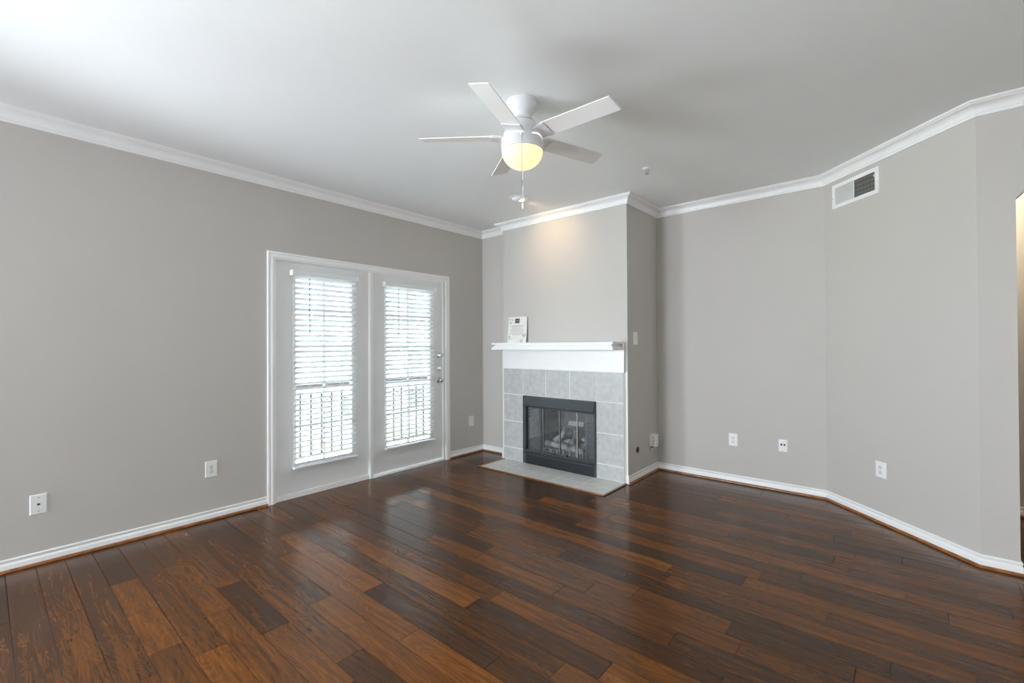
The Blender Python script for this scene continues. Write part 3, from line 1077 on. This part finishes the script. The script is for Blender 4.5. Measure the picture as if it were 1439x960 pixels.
# ------------------------------------------------------------------ wall plates
def plate(name, label, cat, loc, rz, kind, w=0.070, h=0.114, group=None):
    root = thing(name, label, cat, loc, rz, group)
    # local: x along the wall, -y out of the wall, z up (centre of plate)
    mb = MB()
    a, b = w / 2, h / 2
    t0, t1 = 0.002, 0.006
    vs = [(-a, 0.001, -b), (a, 0.001, -b), (a, 0.001, b), (-a, 0.001, b),
          (-a, -t0, -b), (a, -t0, -b), (a, -t0, b), (-a, -t0, b),
          (-a + 0.004, -t1, -b + 0.004), (a - 0.004, -t1, -b + 0.004), (a - 0.004, -t1, b - 0.004), (-a + 0.004, -t1, b - 0.004)]
    fs = [(0, 1, 2, 3), (8, 9, 10, 11)]
    for q in range(4):
        q2 = (q + 1) % 4
        fs += [(q, q2, 4 + q2, 4 + q), (4 + q, 4 + q2, 8 + q2, 8 + q)]
    mb.add(vs, fs)
    mb.build('cover_plate', M_PLAST, root, bevel=0.001)
    RXo = Matrix.Rotation(PI / 2, 4, 'X')
    if kind == 'duplex':
        for s in (1, -1):
            z = s * 0.0195
            poly = [(0.017 * math.cos(q / 24 * 2 * PI), max(-0.0135, min(0.0135, 0.0175 * math.sin(q / 24 * 2 * PI)))) for q in range(24)]
            rc = MB().prism([(p[0], p[1] + z) for p in poly], -0.0085, -0.005, axis='y').build('receptacle', M_IVORY, root)
            MB().box(-0.0075, -0.0050, -0.0089, -0.008, z - 0.002, z + 0.007).build('slot', M_SLOT, rc)
            MB().box(0.0050, 0.0075, -0.0089, -0.008, z - 0.001, z + 0.006).build('slot', M_SLOT, rc)
            MB().lathe([(0.0026, 0.0082), (0.0026, 0.0089)], 10, Matrix.Translation((0, 0, z - 0.0075)) @ RXo).build('ground_hole', M_SLOT, rc)
        MB().lathe([(0.003, 0.0055), (0.003, 0.0068), (0.0, 0.0072)], 12, RXo).build('screw', M_CHROME, root)
    elif kind == 'cable':
        MB().box(-0.0085, 0.0085, -0.0075, -0.005, -0.0085, 0.0085).build('jack_frame', M_IVORY, root, bevel=0.001)
        MB().box(-0.0068, 0.0068, -0.0082, -0.006, -0.004, 0.0060).build('jack', M_SLOT, root)
        for s in (1, -1):
            MB().lathe([(0.003, 0.0055), (0.003, 0.0068), (0.0, 0.0072)], 12, Matrix.Translation((0, 0, s * 0.042)) @ RXo).build('screw', M_CHROME, root)
    elif kind == 'data':
        for s in (1, -1):
            MB().box(s * 0.012 - 0.0072, s * 0.012 + 0.0072, -0.0078, -0.005, 0.002, 0.017).build('jack', M_SLOT, root)
        for s in (1, -1):
            MB().lathe([(0.003, 0.0055), (0.003, 0.0068), (0.0, 0.0072)], 12, Matrix.Translation((0, 0, s * 0.042)) @ RXo).build('screw', M_CHROME, root)
    elif kind == 'rocker':
        MB().box(-0.0175, 0.0175, -0.0085, -0.005, -0.034, 0.034).build('rocker', M_IVORY, root, bevel=0.001)
        MB().box(-0.0160, 0.0160, -0.0100, -0.008, -0.032, -0.002).build('button', M_PLAST, root, bevel=0.001)
    elif kind == 'switch':
        MB().box(-0.011, 0.011, -0.0085, -0.005, -0.022, 0.022).build('switch_frame', M_IVORY, root, bevel=0.001)
        MB().box(-0.005, 0.005, -0.018, -0.007, -0.003, 0.010).build('toggle', M_PLAST, root, bevel=0.001)
        for s in (1, -1):
            MB().lathe([(0.003, 0.0055), (0.003, 0.0068), (0.0, 0.0072)], 12, Matrix.Translation((0, 0, s * 0.042)) @ RXo).build('screw', M_CHROME, root)
    return root


plate('cable_outlet', 'white cable outlet plate with one small jack, on the left wall far from the doors', 'outlet', (XL, 0.234, 0.365), 90, 'cable', 0.076, 0.122)
plate('power_outlet', 'white duplex power outlet on the left wall just left of the patio doors', 'outlet', (XL, 1.150, 0.387), 90, 'duplex', 0.080, 0.122, 'duplex power outlets')
plate('power_outlet', 'white power outlet between the right patio door and the alcove corner', 'outlet', (XL, 3.920, 0.394), 90, 'rocker', 0.080, 0.122)
plate('wall_switch', 'white light switch on the dark side of the chimney breast, at mantel height', 'switch', (CX1, 4.155, 1.380), 90, 'switch', 0.086, 0.124)
plate('power_outlet', 'white duplex power outlet low on the far wall, beside the data outlet', 'outlet', (-1.2275, YB, 0.407), 0, 'duplex', 0.080, 0.118, 'duplex power outlets')
plate('data_outlet', 'white data plate with two black jacks low on the far wall', 'outlet', (-0.8135, YB, 0.407), 0, 'data', 0.072, 0.108)
plate('power_outlet', 'white duplex power outlet on the angled wall under the air vent', 'outlet', (-0.1225, 4.3055, 0.390), -45, 'duplex', 0.086, 0.116, 'duplex power outlets')

# multi-way plug-in adapter near the chimney corner
root = thing('plug_adapter', 'white multi-way plug adapter on the chimney side near the far corner', 'adapter', (CX1, 4.510, 0.330), 90)
MB().box(-0.040, 0.040, -0.006, 0.001, -0.062, 0.058).build('cover_plate', M_PLAST, root, bevel=0.001)
MB().box(-0.038, 0.030, -0.066, -0.005, -0.056, 0.068).build('adapter_body', M_PLAST, root, bevel=0.004)
for q in range(3):
    z = -0.028 + q * 0.034
    for dy in (-0.028, -0.042):
        MB().box(-0.0388, -0.0375, dy - 0.0018, dy + 0.0018, z - 0.004, z + 0.005).build('slot', M_SLOT, root)
    MB().box(-0.0388, -0.0375, -0.0375, -0.0325, z - 0.011, z - 0.006).build('ground_hole', M_SLOT, root)
    for dx in (-0.013, -0.001):
        MB().box(dx, dx + 0.003, -0.0668, -0.0655, z - 0.004, z + 0.005).build('slot', M_SLOT, root)
MB().box(-0.036, -0.006, -0.034, -0.010, -0.066, -0.054).build('plug', M_SLOT, root, bevel=0.003)
MB().box(-0.012, 0.004, -0.010, -0.004, -0.108, -0.060).build('plug_tab', M_PLAST, root, bevel=0.002)

# gas key valve
root = thing('gas_valve', 'dark round gas valve cover low on the chimney side', 'valve', (CX1, 4.190, 0.288), 90)
MB().lathe([(0.030, -0.001), (0.030, 0.003), (0.026, 0.006), (0.010, 0.007), (0.0, 0.007)], 28, Matrix.Rotation(PI / 2, 4, 'X')).build('escutcheon', mat('aged_bronze', (0.06, 0.055, 0.05), 0.35, metal=0.6), root, smooth=40)
MB().lathe([(0.006, 0.006), (0.006, 0.008), (0.0, 0.008)], 12, Matrix.Rotation(PI / 2, 4, 'X')).build('key_socket', M_SLOT, root)

# ------------------------------------------------------------------ air vent on the angled wall
root = thing('air_vent', 'white air register high on the angled wall, right half open grille', 'vent', (-0.2685, 4.4515, 2.5275), -45)
mb = MB()
VW, VH, fw_ = 0.2185, 0.0985, 0.031
mb.box(-VW, -VW + fw_, -0.008, 0.001, -VH, VH)
mb.box(VW - fw_, VW, -0.008, 0.001, -VH, VH)
mb.box(-VW + fw_, VW - fw_, -0.008, 0.001, VH - fw_, VH)
mb.box(-VW + fw_, VW - fw_, -0.008, 0.001, -VH, -VH + fw_)
mb.box(-0.007, 0.001, -0.008, 0.001, -VH + fw_, VH - fw_)
mb.build('vent_frame', M_PLAST, root, bevel=0.002)
MB().box(-VW + fw_, VW - fw_, -0.0012, 0.0, -VH + fw_, VH - fw_).build('duct_backing', M_SLOT, root)
mb = MB()
x = 0.005
while x < VW - fw_:
    mb.box(-0.0011, 0.0011, -0.0045, 0.0, -VH + fw_, VH - fw_, Matrix.Translation((x, -0.002, 0)) @ Matrix.Rotation(math.radians(10), 4, 'Z'))
    x += 0.0125
mb.build('grille_fins', mat('grey_fin_paint', (0.34, 0.33, 0.31), 0.5), root)
mb = MB()
for q in range(4):
    z = -VH + fw_ + (q + 0.6) * (2 * (VH - fw_)) / 4
    mb.box(0.001, VW - fw_, -0.0025, -0.001, z - 0.004, z + 0.004)
mb.build('damper_blades', mat('grey_damper', (0.22, 0.21, 0.19), 0.6), root)
mb = MB()
x = -VW + fw_ + 0.003
while x < -0.008:
    mb.box(-0.0062, 0.0062, -0.0006, 0.0006, -VH + fw_, VH - fw_, Matrix.Translation((x, -0.0035, 0)) @ Matrix.Rotation(math.radians(12), 4, 'Z'))
    x += 0.0118
mb.build('closed_louvres', mat('greyish_louvre_paint', (0.56, 0.56, 0.54), 0.5), root)
MB().box(VW - fw_ + 0.004, VW - fw_ + 0.010, -0.022, -0.006, 0.028, 0.040).build('lever', M_PLAST, root)
for s in (-1, 1):
    MB().lathe([(0.0035, 0.007), (0.0035, 0.009), (0.0, 0.0095)], 10, Matrix.Translation((s * (VW - 0.012), 0, -0.012)) @ Matrix.Rotation(PI / 2, 4, 'X')).build('screw', M_CHROME, root)

# ------------------------------------------------------------------ ceiling fan
FX, FY = -1.675, 2.059
root = thing('ceiling_fan', 'white five-blade ceiling fan with lit bowl lamp and pull chains', 'ceiling fan', (FX, FY, H))


def zl(z):
    return z - H


MB().lathe([(0.0, 0.0), (0.091, 0.0), (0.0925, -0.004), (0.0925, -0.010), (0.0885, -0.013), (0.0885, -0.030), (0.0840, -0.044), (0.0700, -0.060), (0.0590, -0.075), (0.0560, -0.088), (0.0580, -0.100), (0.068, -0.112), (0.078, -0.122), (0.0, -0.122)], 64).build('canopy', M_FANW, root, smooth=35)
MB().lathe([(0.0, -0.123), (0.076, -0.123), (0.079, -0.127), (0.080, -0.132), (0.092, -0.150), (0.104, -0.172), (0.113, -0.196), (0.119, -0.222), (0.1225, -0.250), (0.1235, -0.275), (0.1235, -0.287), (0.1205, -0.290), (0.0, -0.290)], 64).build('motor_housing', M_FANW, root, smooth=35)
prof = [(0.1195, -0.287)]
for q in range(0, 15):
    a = q / 14 * PI / 2
    prof.append((0.1195 * math.cos(a) if q < 14 else 0.0, -0.289 - 0.101 * math.sin(a)))
MB().lathe(prof, 64, cap=False).build('lamp_bowl', M_GLOBE, root, smooth=60)
BZ = zl(2.536)
for k_ in range(5):
    az = math.radians(1.2 + 72 * k_)
    Mz = Matrix.Rotation(az, 4, 'Z')
    # blade iron flaring out of the housing
    mb = MB()
    pitch = Matrix.Rotation(math.radians(-13.5), 4, 'X')
    MM = Mz @ Matrix.Translation((0, 0, BZ)) @ pitch
    x0, x1, hw0, hw1, th2 = 0.165, 0.598, 0.0575, 0.0575, 0.003
    pl = [(x0, -hw0), (x1 - 0.016, -hw1), (x1 - 0.010, -hw1 + 0.002), (x1 + 0.002, hw1 - 0.004), (x1 - 0.002, hw1), (x0, hw0)]
    mb.prism(pl, -th2, th2, M=MM)
    bl = mb.build('blade', M_BLADE, root, bevel=0.001)
    mb = MB()
    n = 8
    for i in range(n + 1):
        u = i / n
        x = 0.070 + (0.186 - 0.070) * u
        hw_ = 0.050 + 0.0065 * u
        drop = -0.020 * (1 - u) ** 2
        for (yy, zz_) in ((-hw_, 0.0045), (hw_, 0.0045), (hw_, -0.010), (-hw_, -0.010)):
            q = Mz @ Vector((x, yy, 0))
            pz = (pitch @ Vector((0, yy, zz_)))
            w_ = Mz @ Vector((x, pz.y, BZ + pz.z * (0.35 + 0.65 * u) + drop))
            mb.v.append(tuple(w_))
    for i in range(n):
        for j in range(4):
            j2 = (j + 1) % 4
            mb.f.append((i * 4 + j, i * 4 + j2, i * 4 + 4 + j2, i * 4 + 4 + j))
    mb.f.append((0, 1, 2, 3))
    mb.f.append((n * 4 + 3, n * 4 + 2, n * 4 + 1, n * 4))
    mb.build('blade_arm', M_FANW, root, smooth=40)
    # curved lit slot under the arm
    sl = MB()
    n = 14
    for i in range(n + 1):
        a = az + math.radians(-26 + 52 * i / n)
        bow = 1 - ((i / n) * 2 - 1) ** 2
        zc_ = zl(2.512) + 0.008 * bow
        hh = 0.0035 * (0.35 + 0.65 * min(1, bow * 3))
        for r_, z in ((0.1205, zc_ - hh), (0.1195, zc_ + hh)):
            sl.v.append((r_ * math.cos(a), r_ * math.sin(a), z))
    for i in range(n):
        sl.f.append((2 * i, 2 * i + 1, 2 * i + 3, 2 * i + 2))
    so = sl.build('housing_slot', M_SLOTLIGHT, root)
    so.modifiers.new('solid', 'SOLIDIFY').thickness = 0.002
# pull chains
fa = math.radians(-52)
cx_, cy_ = 0.127 * math.cos(fa), 0.127 * math.sin(fa)
mb = MB().tube([(cx_ * 0.9, cy_ * 0.9, zl(2.502)), (cx_, cy_, zl(2.500)), (cx_ * 1.01, cy_ * 1.01, zl(2.492)), (cx_ * 1.01, cy_ * 1.01, zl(2.24))], 0.0013, 6)
c_ = mb.build('pull_chain', M_STEEL, root)
MB().lathe([(0.0, 0.0), (0.0048, -0.002), (0.0048, -0.030), (0.0, -0.033)], 12, Matrix.Translation((cx_ * 1.01, cy_ * 1.01, zl(2.241)))).build('chain_fob', M_WAND, c_, smooth=40)
MB().lathe([(0.0, 0.010), (0.008, 0.006), (0.009, 0.0), (0.006, -0.008), (0.0, -0.010)], 16, Matrix.Translation((cx_ * 0.97, cy_ * 0.97, zl(2.503)))).build('chain_nozzle', M_FANW, c_, smooth=60)
fb = math.radians(128)
bx_, by_ = 0.126 * math.cos(fb), 0.126 * math.sin(fb)
c_ = MB().tube([(bx_ * 0.9, by_ * 0.9, zl(2.47)), (bx_, by_, zl(2.465)), (bx_, by_, zl(2.19))], 0.0022, 6).build('pull_chain', M_PLAST, root)
MB().lathe([(0.0, 0.0), (0.006, -0.003), (0.0075, -0.012), (0.0075, -0.034), (0.0, -0.040)], 12, Matrix.Translation((bx_, by_, zl(2.19)))).build('chain_fob', M_PLAST, c_, smooth=40)

# ------------------------------------------------------------------ recessed accent lamp washing the chimney breast
RX_, RY_ = -2.800, 3.392
root = thing('recessed_light', 'white recessed ceiling light glowing warm above the chimney breast', 'ceiling light', (RX_, RY_, H))
MB().lathe([(0.070, 0.0), (0.105, 0.0), (0.105, -0.003), (0.098, -0.006), (0.082, -0.006), (0.072, -0.002)], 48).build('trim_ring', M_PLAST, root, smooth=35)
# scoop hood on the camera side of the lamp
hd = MB()
n, mr = 24, 8
a_c = math.atan2(-1, 0.0)
for i in range(n + 1):
    a = a_c + math.radians(-105 + 210 * i / n)
    for j in range(mr + 1):
        b_ = j / mr * PI / 2
        r_ = 0.076 * math.cos(b_ * 0.75)
        hd.v.append((r_ * math.cos(a), r_ * math.sin(a), -0.002 - 0.030 * math.sin(b_) * max(0.0, math.cos((a - a_c) * 0.8))))
for i in range(n):
    for j in range(mr):
        q = i * (mr + 1) + j
        hd.f.append((q, q + 1, q + mr + 2, q + mr + 1))
h_ = hd.build('scoop', M_PLAST, root, smooth=60)
h_.modifiers.new('solid', 'SOLIDIFY').thickness = 0.002
MB().lathe([(0.0, -0.018), (0.020, -0.016), (0.030, -0.010), (0.034, -0.001), (0.0, -0.001)], 24, Matrix.Translation((0.0, 0.028, 0.0))).build('bulb', M_BULB, root, smooth=60)
sp = bpy.data.lights.new('recessed_lamp', 'SPOT')
sp.energy = 10
sp.color = (1.0, 0.72, 0.40)
sp.spot_size = math.radians(95)
sp.spot_blend = 1.0
sp.shadow_soft_size = 0.03
so = bpy.data.objects.new('recessed_lamp', sp)
COL.objects.link(so)
so.parent = root
so.location = (0.0, 0.045, -0.040)
so.rotation_euler = Vector((0.0, 0.60, -0.30)).to_track_quat('-Z', 'Y').to_euler()

# ------------------------------------------------------------------ sprinkler head
root = thing('sprinkler_head', 'small white fire sprinkler on the ceiling right of the fan', 'sprinkler', (-1.547, 3.490, H))
MB().lathe([(0.0, 0.0), (0.036, 0.0), (0.036, -0.002), (0.030, -0.008), (0.018, -0.012), (0.0, -0.012)], 32).build('escutcheon', M_PLAST, root, smooth=35)
mb = MB()
for s in (-1, 1):
    mb.tube([(s * 0.008, 0, -0.010), (s * 0.013, 0, -0.022), (s * 0.010, 0, -0.036), (0, 0, -0.042)], 0.0025, 8)
mb.tube([(0, 0, -0.012), (0, 0, -0.040)], 0.003, 8)
mb.build('frame_arms', M_STEEL, root, smooth=50)
mb = MB().lathe([(0.0, -0.041), (0.006, -0.042), (0.017, -0.045), (0.017, -0.047), (0.0, -0.047)], 20)
mb.build('deflector', M_STEEL, root, smooth=35)

# ------------------------------------------------------------------ hallway ceiling lamp (seen only by its glow)
root = thing('hall_light', 'warm dome lamp on the hallway ceiling beyond the right opening', 'ceiling light', (0.18, 4.92, H))
MB().lathe([(0.0, 0.0), (0.15, 0.0), (0.15, -0.02), (0.0, -0.02)], 40).build('lamp_base', M_FANW, root, smooth=35)
MB().lathe([(0.14, -0.02), (0.135, -0.045), (0.11, -0.07), (0.06, -0.088), (0.0, -0.094)], 40, cap=False).build('lamp_dome', mat('hall_lamp_glass', (0.9, 0.88, 0.8), 0.4, emit=(1.0, 0.86, 0.66), estr=75.0), root, smooth=60)

# ------------------------------------------------------------------ outdoors: balcony, lawn, trees, neighbour
MB().box(-5.55, XL - WT, 0.6, 4.6, -0.22, -0.06).build('balcony_deck', M_DECK, kind='structure')
root = thing('balcony_railing', 'black iron balcony railing with pickets outside the patio doors', 'railing', (-5.42, 2.6, -0.06))
mb = MB()
for z0_, z1_ in ((0.885, 0.920), (0.800, 0.815), (0.06, 0.075)):
    mb.box(-0.018, 0.018, -2.0, 2.0, z0_, z1_)
mb.build('rails', M_IRON, root)
mb = MB()
y = -1.96
while y < 1.97:
    mb.box(-0.010, 0.010, y - 0.010, y + 0.010, 0.06, 0.81)
    y += 0.1305
pk = mb.build('pickets', M_IRON, root)
mb = MB()
y = -1.96
q = 0
while y + 0.13 < 1.97:
    mb.tube([(0, y + 0.0652 + 0.0652 * math.cos(a), 0.80 - 0.085 * math.sin(a)) for a in [PI * j / 10 for j in range(11)]], 0.008, 6)
    y += 0.1305
mb.build('scroll_arcs', M_IRON, root)
for y in (-2.0, 2.0):
    MB().box(-0.025, 0.025, y - 0.025, y + 0.025, 0.0, 0.95).build('post', M_IRON, root)
MB().box(-13.5, XL - 0.3, -50, 60, -3.3, -3.2).build('ground_paving', M_PAVE, kind='structure')
MB().box(-80, -13.5, -50, 60, -3.3, -3.18).build('ground_lawn', M_LAWN, kind='structure')


root = thing('neighbour_building', 'pale building with grey shingle roof glimpsed through the blinds beyond the balcony', 'building', (-24.0, 14.0, -3.2))
MB().box(-3.0, 3.0, -16.0, 16.0, 0.0, 4.7).build('facade', M_EXTW, root)
rf = MB().prism([(-3.6, 4.6), (3.6, 4.6), (0.0, 6.3)], -16.6, 16.6, axis='y').build('roof', M_ROOF, root)
for q in range(8):
    y = -14 + q * 4.0
    for z0 in (0.9, 3.1):
        w_ = MB().box(2.99, 3.05, y - 0.6, y + 0.6, z0, z0 + 1.3).build('window', M_TRIM, root)
        MB().box(3.04, 3.06, y - 0.5, y + 0.5, z0 + 0.1, z0 + 1.2).build('pane', M_ROOF, w_)
